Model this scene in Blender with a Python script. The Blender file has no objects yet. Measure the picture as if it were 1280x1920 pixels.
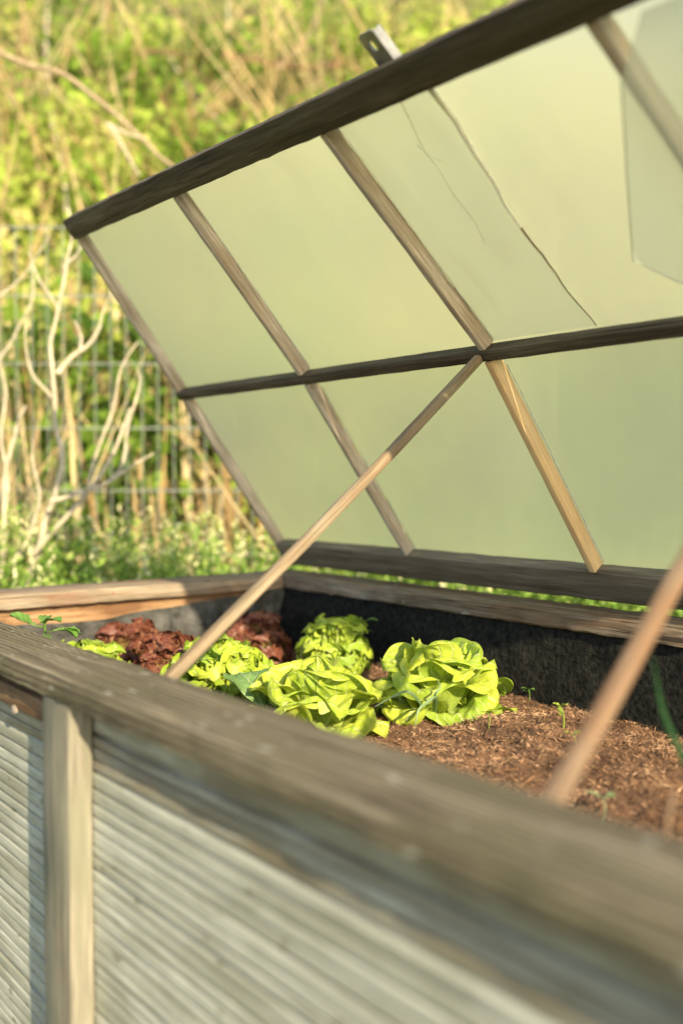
import bpy, bmesh, math, random
import numpy as np
from mathutils import Vector, Matrix, noise
PI = math.pi
random.seed(7); rng = np.random.default_rng(7)
SC = bpy.context.scene
COL = SC.collection

# ------------------------------------------------------------------ camera, sky, sun, exposure
H = 0.80                                   # height of the bed's cap boards
EYE = Vector((0, 0, H + 0.28))
PITCH = math.radians(1.857); YAW = math.radians(52.5)
cd = bpy.data.cameras.new('camera'); cam = bpy.data.objects.new('camera', cd); COL.objects.link(cam)
cam.location = EYE; cam.rotation_euler = (PI/2 - PITCH, 0, YAW)
cd.sensor_fit = 'HORIZONTAL'; cd.sensor_width = 24.0; cd.lens = 35.85
cd.clip_start = 0.05; cd.clip_end = 200
cd.dof.use_dof = True; cd.dof.focus_distance = 2.02; cd.dof.aperture_fstop = 1.45
SC.camera = cam

SUN_EL = math.radians(25); SUN_AZ = math.radians(-13)      # direction to the sun, from +X towards -Y
W = bpy.data.worlds.new('World'); SC.world = W; W.use_nodes = True
nt = W.node_tree
sky = nt.nodes.new('ShaderNodeTexSky'); sky.sky_type = 'NISHITA'; sky.sun_disc = False
sky.sun_elevation = SUN_EL; sky.sun_rotation = PI/2 - SUN_AZ
nt.links.new(sky.outputs[0], nt.nodes['Background'].inputs[0]); nt.nodes['Background'].inputs[1].default_value = 0.15
sd = bpy.data.lights.new('sun', 'SUN'); sun = bpy.data.objects.new('sun', sd); COL.objects.link(sun)
sd.energy = 5.0; sd.angle = math.radians(0.6); sd.color = (1.0, 0.84, 0.57)
sdir = Vector((math.cos(SUN_EL)*math.cos(SUN_AZ), math.cos(SUN_EL)*math.sin(SUN_AZ), math.sin(SUN_EL)))
sun.rotation_euler = sdir.to_track_quat('Z', 'Y').to_euler()
SC.view_settings.view_transform = 'Standard'; SC.view_settings.look = 'None'
SC.view_settings.exposure = 0.80; SC.view_settings.gamma = 1.0

# ------------------------------------------------------------------ helpers
FWD = Vector((-math.sin(YAW), math.cos(YAW), 0)); RGT = Vector((math.cos(YAW), math.sin(YAW), 0))
def at(x, y, D):
    """a point D metres in front of the camera, seen at photo pixel x, y"""
    F = FWD*math.cos(PITCH) - Vector((0, 0, math.sin(PITCH)))
    U = Vector((0, 0, math.cos(PITCH))) + FWD*math.sin(PITCH)
    return EYE + (F + RGT*((x-640)/1912) - U*((y-960)/1912))*D

def empty(name, loc, label=None, cat=None, group=None):
    o = bpy.data.objects.new(name, None); COL.objects.link(o); o.location = loc; o.empty_display_size = 0.1
    tag(o, label, cat, group); return o
def tag(o, label=None, cat=None, group=None, kind=None):
    if label: o['label'] = label
    if cat: o['category'] = cat
    if group: o['group'] = group
    if kind: o['kind'] = kind
    return o
def offset_of(p):
    v = Vector((0, 0, 0))
    while p is not None: v += Vector(p.location); p = p.parent
    return v
class MB:
    """collects geometry in world coordinates, with a UV in metres"""
    def __init__(s): s.v = []; s.f = []; s.uv = []; s.col = []
    def add(s, verts, faces, uvs=None, col=0.5):
        b = len(s.v); s.v += [tuple(v) for v in verts]
        for f in faces:
            s.f.append([b+i for i in f])
            s.uv += [(uvs[i] if uvs is not None else (verts[i][0], verts[i][1])) for i in f]
            s.col += [col]*len(f)
    def build(s, name, mat, parent=None, smooth=True, origin=None, fixn=False):
        off = offset_of(parent) if parent is not None else Vector(origin or (0, 0, 0))
        me = bpy.data.meshes.new(name)
        me.from_pydata([(a-off.x, b-off.y, c-off.z) for a, b, c in s.v], [], s.f)
        uvl = me.uv_layers.new(name='UVMap'); uvl.data.foreach_set('uv', np.array(s.uv, dtype=np.float32).ravel())
        ca = me.attributes.new('tint', 'FLOAT', 'CORNER'); ca.data.foreach_set('value', np.array(s.col, dtype=np.float32))
        if smooth: me.polygons.foreach_set('use_smooth', [True]*len(me.polygons))
        if fixn:
            bm = bmesh.new(); bm.from_mesh(me); bmesh.ops.recalc_face_normals(bm, faces=bm.faces); bm.to_mesh(me); bm.free()
        me.materials.append(mat); me.update()
        o = bpy.data.objects.new(name, me); COL.objects.link(o)
        if parent is not None: o.parent = parent
        else: o.location = off
        if smooth:
            try: me.set_sharp_from_angle(angle=math.radians(40))
            except Exception: pass
        return o

def sweep(mb, fn, L, hw, hh, seg=24, bev=0.003, wob=0.0012, seed=0, u0=0.0):
    """a beam of rectangular section (half sizes hw, hh), rounded edges, slightly uneven; fn(l, a, b) -> point"""
    loop = []
    for sx, sy, a0 in ((1, 1, 0), (-1, 1, PI/2), (-1, -1, PI), (1, -1, 3*PI/2)):
        for k in range(3):
            a = a0 + k*PI/4
            loop.append((sx*(hw-bev)+bev*math.cos(a), sy*(hh-bev)+bev*math.sin(a)))
    # extra points in the long flats, for the wobble
    n = len(loop); per = [0]
    for i in range(n):
        p, q = loop[i], loop[(i+1) % n]; per.append(per[-1]+math.hypot(p[0]-q[0], p[1]-q[1]))
    vs = []; uv = []
    for i in range(seg+1):
        l = L*i/seg
        for j in range(n+1):
            a, b = loop[j % n]
            w1 = noise.noise(Vector((l*11+seed*7.3, a*60, b*60)))*wob*.28 + noise.noise(Vector((l*45, a*90+seed, b*90)))*wob*0.35
            s = 1 + w1/max(0.006, min(hw, hh))
            vs.append(fn(l, a*s, b*s)); uv.append((u0+l, per[j]))
    fs = []
    m = n+1
    for i in range(seg):
        for j in range(n):
            fs.append((i*m+j, i*m+j+1, (i+1)*m+j+1, (i+1)*m+j))
    mb.add(vs, fs, uv)
    for e, l in ((0, 0), (1, L)):
        pts = [fn(l, a, b) for a, b in loop]
        idx = list(range(n)); idx = idx[::-1] if e == 0 else idx
        mb.add(pts, [idx], [(u0+l+a*0.1, b) for a, b in loop])

def straight(P, Q, A, B):
    P = Vector(P); Q = Vector(Q); A = Vector(A).normalized(); B = Vector(B).normalized(); D = (Q-P).normalized()
    return (lambda l, a, b: P + D*l + A*a + B*b), (Q-P).length
def beam(name, P, Q, A, w, B, h, mat, parent, **kw):
    mb = MB(); fn, L = straight(P, Q, A, B)
    sweep(mb, fn, L, w/2, h/2, **kw); return mb.build(name, mat, parent)
def tube(mb, pts, r0, r1, ns=7, col=0.5):
    pts = [Vector(p) for p in pts]; n = len(pts)
    vs = []; uv = []; L = 0; prev = None
    for i, p in enumerate(pts):
        d = (pts[min(i+1, n-1)] - pts[max(i-1, 0)]).normalized()
        if prev is None: x = d.orthogonal().normalized()
        else: x = (prev - d*prev.dot(d)).normalized()
        prev = x; y = d.cross(x); r = r0 + (r1-r0)*i/(n-1)
        if i: L += (p-pts[i-1]).length
        for k in range(ns+1):
            a = 2*PI*k/ns; vs.append(p + x*math.cos(a)*r + y*math.sin(a)*r); uv.append((L, a*r))
    m = ns+1
    fs = [(i*m+k, i*m+k+1, (i+1)*m+k+1, (i+1)*m+k) for i in range(n-1) for k in range(ns)]
    fs.append(tuple(range(ns))[::-1]); fs.append(tuple((n-1)*m+k for k in range(ns)))
    mb.add(vs, fs, uv, col)
def spline(pts, n=6):
    pts = [Vector(p) for p in pts]; P = [pts[0]*2-pts[1]] + pts + [pts[-1]*2-pts[-2]]; out = []
    for i in range(1, len(P)-2):
        for k in range(n):
            t = k/n; a, b, c, d = P[i-1:i+3]
            out.append(0.5*((2*b) + (c-a)*t + (2*a-5*b+4*c-d)*t*t + (3*b-a-3*c+d)*t**3))
    out.append(pts[-1]); return out

# ------------------------------------------------------------------ materials
def newmat(name):
    m = bpy.data.materials.new(name); m.use_nodes = True; t = m.node_tree
    b = t.nodes['Principled BSDF']; return m, t, b
def N(t, kind, **kw):
    n = t.nodes.new(kind)
    for k, v in kw.items():
        if k in n.inputs: n.inputs[k].default_value = v
        else: setattr(n, k, v)
    return n
def L_(t, a, b): t.links.new(a, b)
def ramp(t, fac, stops):
    r = t.nodes.new('ShaderNodeValToRGB'); e = r.color_ramp.elements
    while len(e) < len(stops): e.new(0.5)
    for i, (p, c) in enumerate(stops): e[i].position = p; e[i].color = (*c, 1) if len(c) == 3 else c
    L_(t, fac, r.inputs[0]); return r.outputs[0]
def mix(t, fac, a, b, mode='MIX'):
    m = t.nodes.new('ShaderNodeMix'); m.data_type = 'RGBA'; m.blend_type = mode
    for s, v in ((m.inputs[0], fac), (m.inputs[6], a), (m.inputs[7], b)):
        if hasattr(v, 'is_linked') or hasattr(v, 'links'): L_(t, v, s)
        elif isinstance(v, (int, float)): s.default_value = v
        else: s.default_value = (*v, 1)
    return m.outputs[2]
def uvmap(t, scale, offs=True):
    uv = N(t, 'ShaderNodeUVMap'); oi = N(t, 'ShaderNodeObjectInfo')
    ad = N(t, 'ShaderNodeVectorMath', operation='MULTIPLY_ADD'); L_(t, oi.outputs['Random'], ad.inputs[0])
    ad.inputs[1].default_value = (37.0, 19.0, 53.0); L_(t, uv.outputs[0], ad.inputs[2])
    mp = N(t, 'ShaderNodeMapping'); mp.inputs['Scale'].default_value = scale
    L_(t, ad.outputs[0] if offs else uv.outputs[0], mp.inputs[0]); return mp.outputs[0]
def wood(name, base, light, dark, stain, stain_amt=0.4, grain=1.0, rough=0.8, crack=0.5, bump=0.4, lo=.42, specks=None, bands=60, ridge=0):
    m, t, b = newmat(name)
    g = N(t, 'ShaderNodeTexNoise', Scale=1.0, Detail=6.0, Roughness=0.65); L_(t, uvmap(t, (9.0*grain, 190*grain, 1)), g.inputs[0])
    g2 = N(t, 'ShaderNodeTexNoise', Scale=1.0, Detail=4.0, Roughness=0.6, Distortion=0.6); L_(t, uvmap(t, (2.6, bands, 1)), g2.inputs[0])
    c = ramp(t, g2.outputs[0], [(0.28, dark), (0.5, base), (0.72, light)])
    fine = ramp(t, g.outputs[0], [(0.32, (lo,)*3), (0.60, (1.18,)*3)])
    c = mix(t, 0.8, c, fine, 'MULTIPLY')
    s = N(t, 'ShaderNodeTexNoise', Scale=1.0, Detail=5.0, Roughness=0.6); L_(t, uvmap(t, (5, 16, 1)), s.inputs[0])
    sf = ramp(t, s.outputs[0], [(0.44, (0, 0, 0)), (0.60, (stain_amt,)*3)])
    c = mix(t, sf, c, stain)
    if ridge:
        wv = N(t, 'ShaderNodeTexWave', Scale=1.0, Distortion=2.2, Detail=2.0); wv.bands_direction = 'Y'; wv.inputs['Detail Scale'].default_value = .25
        L_(t, uvmap(t, (1.2, 26, 1)), wv.inputs[0]); c = mix(t, ramp(t, wv.outputs[0], [(.0, (ridge,)*3), (.35, (0, 0, 0))]), c, tuple(x*.6 for x in dark))
    k = N(t, 'ShaderNodeTexNoise', Scale=1.0, Detail=3.0, Roughness=0.5, Distortion=0.3); L_(t, uvmap(t, (1.6, 85, 3)), k.inputs[0])
    kf = ramp(t, k.outputs[0], [(0.30, (crack,)*3), (0.34, (0, 0, 0))])
    c = mix(t, kf, c, tuple(x*0.22 for x in dark))
    if specks:
        v = N(t, 'ShaderNodeTexNoise', Scale=1.0, Detail=2.0, Roughness=0.5); L_(t, uvmap(t, (22, 50, 1)), v.inputs[0])
        c = mix(t, ramp(t, v.outputs[0], [(0.67, (0, 0, 0)), (0.72, (0.75,)*3)]), c, specks)
    L_(t, c, b.inputs['Base Color']); b.inputs['Roughness'].default_value = rough
    b.inputs['Specular IOR Level'].default_value = 0.25
    h = N(t, 'ShaderNodeMath', operation='SUBTRACT'); L_(t, g.outputs[0], h.inputs[0]); L_(t, kf, h.inputs[1])
    h2 = N(t, 'ShaderNodeMath', operation='MULTIPLY_ADD'); L_(t, g2.outputs[0], h2.inputs[0]); h2.inputs[1].default_value = 1.2; L_(t, h.outputs[0], h2.inputs[2])
    bp = N(t, 'ShaderNodeBump', Strength=bump, Distance=0.0035); L_(t, h2.outputs[0], bp.inputs['Height']); L_(t, bp.outputs[0], b.inputs['Normal'])
    return m
M = {}
M['cap'] = wood('weathered_cap_wood', (.235, .195, .128), (.40, .345, .24), (.070, .056, .036), (.165, .15, .08), .55, crack=.75, bump=.9, specks=(.42, .41, .34), bands=75, ridge=.9)
M['backcap'] = wood('weathered_back_wood', (.24, .195, .135), (.37, .32, .24), (.09, .066, .042), (.18, .085, .04), .5, crack=.8, bump=.8, specks=(.40, .36, .28))
M['leftcap'] = wood('weathered_side_wood', (.33, .26, .185), (.42, .35, .26), (.20, .145, .095), (.25, .10, .055), .5, crack=.5, bump=.5)
M['rail'] = wood('dark_lid_wood', (.105, .083, .058), (.19, .16, .12), (.038, .029, .02), (.095, .085, .055), .4, crack=.85, bump=.7, bands=45)
M['lowrail'] = wood('lower_rail_wood', (.24, .20, .145), (.34, .295, .225), (.12, .095, .065), (.17, .15, .10), .4, crack=.8, bump=.7, bands=45)
M['muntin'] = wood('grey_lath_wood', (.60, .50, .42), (.72, .62, .54), (.36, .28, .21), (.31, .21, .125), .5, crack=.45, bump=.4)
M['fresh'] = wood('fresh_lath_wood', (.84, .58, .31), (.90, .67, .40), (.76, .50, .26), (.62, .36, .17), .3, crack=.0, bump=.12, rough=.6, lo=.82, bands=150)
M['rod'] = wood('rod_wood', (.27, .215, .14), (.37, .31, .215), (.17, .12, .07), (.21, .12, .06), .4, crack=.3, bump=.25, bands=90)
M['siding'] = wood('pale_siding', (.46, .465, .385), (.54, .545, .465), (.36, .36, .29), (.27, .27, .195), .6, crack=.25, bump=.15, lo=.74, bands=18, specks=(.20, .19, .13))
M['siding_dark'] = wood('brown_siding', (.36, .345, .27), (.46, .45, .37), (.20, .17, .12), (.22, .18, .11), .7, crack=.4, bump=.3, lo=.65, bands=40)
M['batten'] = wood('batten_wood', (.26, .235, .18), (.35, .31, .245), (.165, .145, .105), (.235, .235, .165), .6, crack=.35, bump=.4)
M['brownlath'] = wood('brown_lath', (.20, .12, .065), (.27, .17, .10), (.11, .06, .03), (.30, .25, .19), .3, crack=.5, bump=.5)
M['inner'] = wood('inner_board_wood', (.36, .215, .11), (.45, .29, .16), (.20, .10, .045), (.14, .065, .03), .8, crack=.4, bump=.5)

def simple(name, col, rough=.6, metal=0.0, nscale=0, namp=.3, bump=0.0, bdist=.002):
    m, t, b = newmat(name); b.inputs['Roughness'].default_value = rough; b.inputs['Metallic'].default_value = metal
    tc = N(t, 'ShaderNodeTexCoord'); n = N(t, 'ShaderNodeTexNoise', Scale=nscale or 20, Detail=5.0, Roughness=.6); L_(t, tc.outputs['Object'], n.inputs[0])
    L_(t, ramp(t, n.outputs[0], [(.3, tuple(c*(1-namp) for c in col)), (.7, tuple(min(1, c*(1+namp)) for c in col))]), b.inputs['Base Color'])
    if bump:
        bp = N(t, 'ShaderNodeBump', Strength=bump, Distance=bdist); L_(t, n.outputs[0], bp.inputs['Height']); L_(t, bp.outputs[0], b.inputs['Normal'])
    return m
M['metal'] = simple('galvanised_steel', (.36, .35, .32), .5, .75, 60, .25, .2, .0005)
M['wire'] = simple('fence_wire', (.27, .29, .24), .5, .1, 30, .2)
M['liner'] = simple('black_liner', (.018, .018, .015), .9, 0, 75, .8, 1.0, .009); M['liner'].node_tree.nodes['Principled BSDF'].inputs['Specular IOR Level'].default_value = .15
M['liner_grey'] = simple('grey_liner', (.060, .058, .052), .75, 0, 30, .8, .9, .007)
M['putty'] = simple('putty', (.62, .61, .52), .7, 0, 60, .2)
M['white'] = simple('white_rim', (.85, .84, .76), .6, 0, 60, .1)
M['stone'] = simple('stone', (.34, .26, .19), .9, 0, 60, .4, .6, .002)
M['chip'] = simple('pale_stone', (.60, .48, .36), .9, 0, 90, .2, .3, .001)
M['bark'] = simple('pale_bark', (.50, .43, .30), .9, 0, 25, .35, .5, .003)
M['deadwood'] = simple('dead_wood', (.36, .275, .165), .9, 0, 25, .35, .4, .003)
M['redwood'] = simple('reddish_wood', (.25, .125, .075), .9, 0, 25, .35, .4, .003)

def soilmat():
    m, t, b = newmat('peaty_soil'); tc = N(t, 'ShaderNodeTexCoord')
    n = N(t, 'ShaderNodeTexNoise', Scale=60, Detail=8.0, Roughness=.75); L_(t, tc.outputs['Object'], n.inputs[0])
    n2 = N(t, 'ShaderNodeTexNoise', Scale=7, Detail=4.0, Roughness=.6); L_(t, tc.outputs['Object'], n2.inputs[0])
    c = ramp(t, n.outputs[0], [(.3, (.045, .022, .012)), (.5, (.15, .077, .040)), (.68, (.30, .165, .088))])
    c = mix(t, ramp(t, n2.outputs[0], [(.4, (0, 0, 0)), (.6, (.5,)*3)]), c, (.085, .045, .026))
    L_(t, c, b.inputs['Base Color']); b.inputs['Roughness'].default_value = .95
    bp = N(t, 'ShaderNodeBump', Strength=1.0, Distance=.006); L_(t, n.outputs[0], bp.inputs['Height']); L_(t, bp.outputs[0], b.inputs['Normal'])
    return m
M['soil'] = soilmat()
def tintmat(name, stops, rough=.8, transl=0.0):
    """colour from each piece's own tint value"""
    m, t, b = newmat(name); a = N(t, 'ShaderNodeAttribute', attribute_name='tint')
    c = ramp(t, a.outputs['Fac'], stops); L_(t, c, b.inputs['Base Color']); b.inputs['Roughness'].default_value = rough
    b.inputs['Specular IOR Level'].default_value = .2
    if transl:
        tr = N(t, 'ShaderNodeBsdfTranslucent'); L_(t, c, tr.inputs[0]); ms = N(t, 'ShaderNodeMixShader'); ms.inputs[0].default_value = transl
        L_(t, b.outputs[0], ms.inputs[1]); L_(t, tr.outputs[0], ms.inputs[2]); L_(t, ms.outputs[0], t.nodes['Material Output'].inputs[0])
    return m
M['fibre'] = tintmat('soil_fibre', [(0, (.05, .028, .015)), (.5, (.27, .15, .082)), (1, (.54, .35, .21))], .95)
M['thicket'] = tintmat('thicket_leaves', [(0, (.07, .14, .018)), (.4, (.26, .40, .045)), (.75, (.47, .55, .10)), (1, (.66, .54, .22))], .6, .35)
M['herb'] = tintmat('herb_leaves', [(0, (.13, .25, .04)), (.6, (.27, .40, .07)), (.8, (.50, .56, .18)), (1, (.85, .80, .50))], .6, .3)
M['straw'] = tintmat('dry_straw', [(0, (.34, .21, .09)), (.5, (.55, .40, .19)), (1, (.74, .60, .34))], .8, .15)

def leafmat(name, base, tip, rib, edge=None, bumpamt=.5, transl=.30, vein=7.0):
    """UV: u along the midrib 0..1, v across 0..1"""
    m, t, b = newmat(name); uv = N(t, 'ShaderNodeUVMap'); sx = N(t, 'ShaderNodeSeparateXYZ'); L_(t, uv.outputs[0], sx.inputs[0])
    tc = N(t, 'ShaderNodeTexCoord'); nz = N(t, 'ShaderNodeTexNoise', Scale=45, Detail=4.0, Roughness=.6); L_(t, tc.outputs['Object'], nz.inputs[0])
    c = mix(t, ramp(t, sx.outputs[0], [(.0, (0, 0, 0)), (.75, (1, 1, 1))]), base, tip)
    at_ = N(t, 'ShaderNodeAttribute', attribute_name='tint')
    c = mix(t, 1.0, c, ramp(t, at_.outputs['Fac'], [(0, (.50, .68, .55)), (1, (1.18, 1.10, .95))]), 'MULTIPLY')
    c = mix(t, .6, c, ramp(t, nz.outputs[0], [(.32, (.72, .80, .7)), (.68, (1.15, 1.12, 1.1))]), 'MULTIPLY')
    # distance from the midrib
    d = N(t, 'ShaderNodeMath', operation='SUBTRACT'); L_(t, sx.outputs[1], d.inputs[0]); d.inputs[1].default_value = .5
    ab = N(t, 'ShaderNodeMath', operation='ABSOLUTE'); L_(t, d.outputs[0], ab.inputs[0])
    ribf = ramp(t, ab.outputs[0], [(.008, (.75,)*3), (.035, (0, 0, 0))])
    c = mix(t, ribf, c, rib)
    # side veins: u - |v| bands, broken by noise
    q = N(t, 'ShaderNodeMath', operation='MULTIPLY_ADD'); L_(t, ab.outputs[0], q.inputs[0]); q.inputs[1].default_value = -.9; L_(t, sx.outputs[0], q.inputs[2])
    q2 = N(t, 'ShaderNodeMath', operation='MULTIPLY_ADD'); L_(t, nz.outputs[0], q2.inputs[0]); q2.inputs[1].default_value = .12; L_(t, q.outputs[0], q2.inputs[2])
    sn = N(t, 'ShaderNodeMath', operation='MULTIPLY'); L_(t, q2.outputs[0], sn.inputs[0]); sn.inputs[1].default_value = vein*2*PI
    s2 = N(t, 'ShaderNodeMath', operation='SINE'); L_(t, sn.outputs[0], s2.inputs[0])
    vf = ramp(t, s2.outputs[0], [(.88, (0, 0, 0)), (.99, (.62,)*3)]); c = mix(t, vf, c, rib)
    if edge:
        e1 = N(t, 'ShaderNodeMath', operation='MULTIPLY'); L_(t, ab.outputs[0], e1.inputs[0]); e1.inputs[1].default_value = 2.0
        e2 = N(t, 'ShaderNodeMath', operation='MAXIMUM'); L_(t, e1.outputs[0], e2.inputs[0]); L_(t, sx.outputs[0], e2.inputs[1])
        e3 = N(t, 'ShaderNodeMath', operation='MULTIPLY_ADD'); L_(t, nz.outputs[0], e3.inputs[0]); e3.inputs[1].default_value = .3; L_(t, e2.outputs[0], e3.inputs[2])
        c = mix(t, ramp(t, e3.outputs[0], [(.74, (0, 0, 0)), (1.0, (.95,)*3)]), c, edge)
    if edge:
        sp = N(t, 'ShaderNodeTexNoise', Scale=80, Detail=2.0, Roughness=.6); L_(t, tc.outputs['Object'], sp.inputs[0])
        c = mix(t, ramp(t, sp.outputs[0], [(.50, (0, 0, 0)), (.62, (.32,)*3)]), c, (.42, .24, .11)); c = mix(t, ramp(t, sp.outputs[0], [(.36, (.5,)*3), (.46, (0, 0, 0))]), c, (.09, .02, .02))
    L_(t, c, b.inputs['Base Color']); b.inputs['Roughness'].default_value = .42; b.inputs['Specular IOR Level'].default_value = .35
    h = N(t, 'ShaderNodeMath', operation='MULTIPLY_ADD'); L_(t, vf, h.inputs[0]); h.inputs[1].default_value = -1.2; L_(t, nz.outputs[0], h.inputs[2])
    bp = N(t, 'ShaderNodeBump', Strength=bumpamt, Distance=.004); L_(t, h.outputs[0], bp.inputs['Height']); L_(t, bp.outputs[0], b.inputs['Normal'])
    tr = N(t, 'ShaderNodeBsdfTranslucent'); L_(t, c, tr.inputs[0]); L_(t, bp.outputs[0], tr.inputs['Normal'])
    ms = N(t, 'ShaderNodeMixShader'); ms.inputs[0].default_value = transl
    L_(t, b.outputs[0], ms.inputs[1]); L_(t, tr.outputs[0], ms.inputs[2]); L_(t, ms.outputs[0], t.nodes['Material Output'].inputs[0])
    return m
M['butter'] = leafmat('butterhead_leaf', (.56, .62, .16), (.54, .64, .085), (.70, .74, .32))
M['frill'] = leafmat('frilly_leaf', (.48, .56, .12), (.50, .62, .075), (.6, .66, .25), bumpamt=.7)
M['red'] = leafmat('red_frilly_leaf', (.30, .36, .08), (.36, .24, .08), (.34, .28, .12), edge=(.20, .058, .040), bumpamt=.7, transl=.25)
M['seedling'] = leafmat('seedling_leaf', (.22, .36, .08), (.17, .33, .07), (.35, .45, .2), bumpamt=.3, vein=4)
M['paleseed'] = leafmat('young_leaf', (.40, .50, .10), (.45, .55, .08), (.5, .6, .25), bumpamt=.2, vein=4)
M['blueleaf'] = leafmat('blue_green_leaf', (.34, .46, .20), (.30, .45, .18), (.5, .58, .32))
M['blue'] = leafmat('blue_green_blade', (.25, .38, .20), (.30, .42, .25), (.4, .5, .3), bumpamt=.2, vein=2)
M['darkblade'] = leafmat('dark_blade', (.03, .085, .035), (.035, .10, .04), (.05, .12, .05), bumpamt=.2, vein=2)

def panemat(name, tint, rough, tl, clear=.14, dirt=.15, refr=True):
    """milky sheet: rough see-through, milky glow, a little clear light, dust in streaks"""
    m, t, b = newmat(name); tc = N(t, 'ShaderNodeTexCoord')
    n = N(t, 'ShaderNodeTexNoise', Scale=3.0, Detail=5.0, Roughness=.6); L_(t, tc.outputs['Object'], n.inputs[0])
    st = N(t, 'ShaderNodeTexNoise', Scale=1.0, Detail=4.0, Roughness=.6, Distortion=.5); mp = N(t, 'ShaderNodeMapping'); mp.inputs['Scale'].default_value = (24, 2.2, 2.2); L_(t, tc.outputs['Object'], mp.inputs[0]); L_(t, mp.outputs[0], st.inputs[0])
    rf = N(t, 'ShaderNodeBsdfRefraction', IOR=1.12, Roughness=rough); rf.inputs[0].default_value = (*tint, 1)
    tr = N(t, 'ShaderNodeBsdfTranslucent'); tr.inputs[0].default_value = (*tint, 1)
    cl = N(t, 'ShaderNodeBsdfTransparent'); cl.inputs[0].default_value = (*tint, 1)
    df = N(t, 'ShaderNodeBsdfDiffuse'); df.inputs[0].default_value = (.66, .66, .46, 1)
    gl = N(t, 'ShaderNodeBsdfGlossy', Roughness=.25); fr = N(t, 'ShaderNodeFresnel', IOR=1.35)
    def mx(f, x, y):
        q = N(t, 'ShaderNodeMixShader')
        if isinstance(f, float): q.inputs[0].default_value = f
        else: L_(t, f, q.inputs[0])
        L_(t, x.outputs[0], q.inputs[1]); L_(t, y.outputs[0], q.inputs[2]); return q
    f = ramp(t, st.outputs[0], [(.40, (dirt*.7,)*3), (.80, (dirt*2.0,)*3)]); f2 = mix(t, ramp(t, n.outputs[0], [(.4, (0, 0, 0)), (.65, (1, 1, 1))]), (dirt*.6,)*3, f)
    r = mx(f2, mx(clear, mx(tl, rf, tr), cl) if refr else mx(clear, tr, cl), df); r = mx(fr.outputs[0], r, gl) if refr else r
    L_(t, r.outputs[0], t.nodes['Material Output'].inputs[0]); return m
M['pane'] = panemat('frosted_pane', (.97, .95, .62), .6, .55, .04, .10)
M['pane_grey'] = panemat('hazy_pane', (.93, .93, .84), .5, .3, .55, .16, False)
M['sheet'] = panemat('hazy_sheet', (.98, 1, .97), .30, .15, .60, .36, False)

# ------------------------------------------------------------------ ground
def ground_z(X, Y):
    q = -X*math.sin(YAW) + Y*math.cos(YAW); r = X*math.cos(YAW) + Y*math.sin(YAW)
    def ss(a, b, x): x = max(0, min(1, (x-a)/(b-a))); return x*x*(3-2*x)
    z = .42*ss(2.3, 3.5, q)*max(ss(2.0, 2.5, Y), ss(2.75, 3.3, -X))
    if q > 4.6: z += (q-4.6)*.95*ss(4.6, 5.4, q)
    z = min(z, 7.5)
    return z + .05*noise.noise(Vector((X*1.3, Y*1.3, 0)))*ss(1.9, 2.6, max(Y, -X-.6))
mb = MB()
def axis(vals): return vals
xs = [-120, -70, -40, -25, -18] + [-14+.25*i for i in range(73)] + [8, 15, 30, 60, 120]
ys = [-120, -60, -30, -12, -6] + [-3+.25*i for i in range(69)] + [18, 25, 40, 70, 120]
vs = [(x, y, ground_z(x, y)) for y in ys for x in xs]; nx = len(xs)
mb.add(vs, [(j*nx+i, j*nx+i+1, (j+1)*nx+i+1, (j+1)*nx+i) for j in range(len(ys)-1) for i in range(nx-1)])
m, t, b = newmat('grassy_earth'); tc = N(t, 'ShaderNodeTexCoord')
n1 = N(t, 'ShaderNodeTexNoise', Scale=3, Detail=8.0, Roughness=.7); L_(t, tc.outputs['Object'], n1.inputs[0])
L_(t, ramp(t, n1.outputs[0], [(.35, (.07, .05, .02)), (.5, (.12, .13, .03)), (.68, (.22, .24, .05))]), b.inputs['Base Color']); b.inputs['Roughness'].default_value = 1
bp = N(t, 'ShaderNodeBump', Strength=1, Distance=.05); L_(t, n1.outputs[0], bp.inputs['Height']); L_(t, bp.outputs[0], b.inputs['Normal'])
tag(mb.build('ground', m), kind='structure')

# ------------------------------------------------------------------ raised bed
XL, XR = -2.607, -.155           # outer ends
XI = -2.45                     # inner face of the left side
YO, YI, YB, YR = .555, .686, 1.665, 1.81
X_, Y_, Z_ = Vector((1, 0, 0)), Vector((0, 1, 0)), Vector((0, 0, 1))
bed = empty('raised_bed', (XL, YO, 0), 'weathered wooden raised garden bed with pale fluted siding and black liner', 'garden bed')
T = .037
beam('front_cap_board', (XL, (YO+YI)/2, H-T/2), (XR, (YO+YI)/2, H-T/2), Y_, YI-YO, Z_, T, M['cap'], bed, seg=120, bev=.005, wob=.003, seed=1)
beam('back_cap_board', (XL, (YB+YR)/2, H-T/2), (XR, (YB+YR)/2, H-T/2), Y_, YR-YB, Z_, T, M['backcap'], bed, seg=120, bev=.006, wob=.004, seed=2)
beam('side_cap_board', ((XL+XI)/2, YI+.001, H-T/2-.002), ((XL+XI)/2, YB-.001, H-T/2-.002), X_, XI-XL, Z_, T, M['leftcap'], bed, seg=50, bev=.005, wob=.003, seed=3)
beam('side_cap_board', (XR-.08, YI+.001, H-T/2-.002), (XR-.08, YB-.001, H-T/2-.002), X_, .157, Z_, T, M['leftcap'], bed, seg=30, bev=.005, wob=.003, seed=3)
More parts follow.
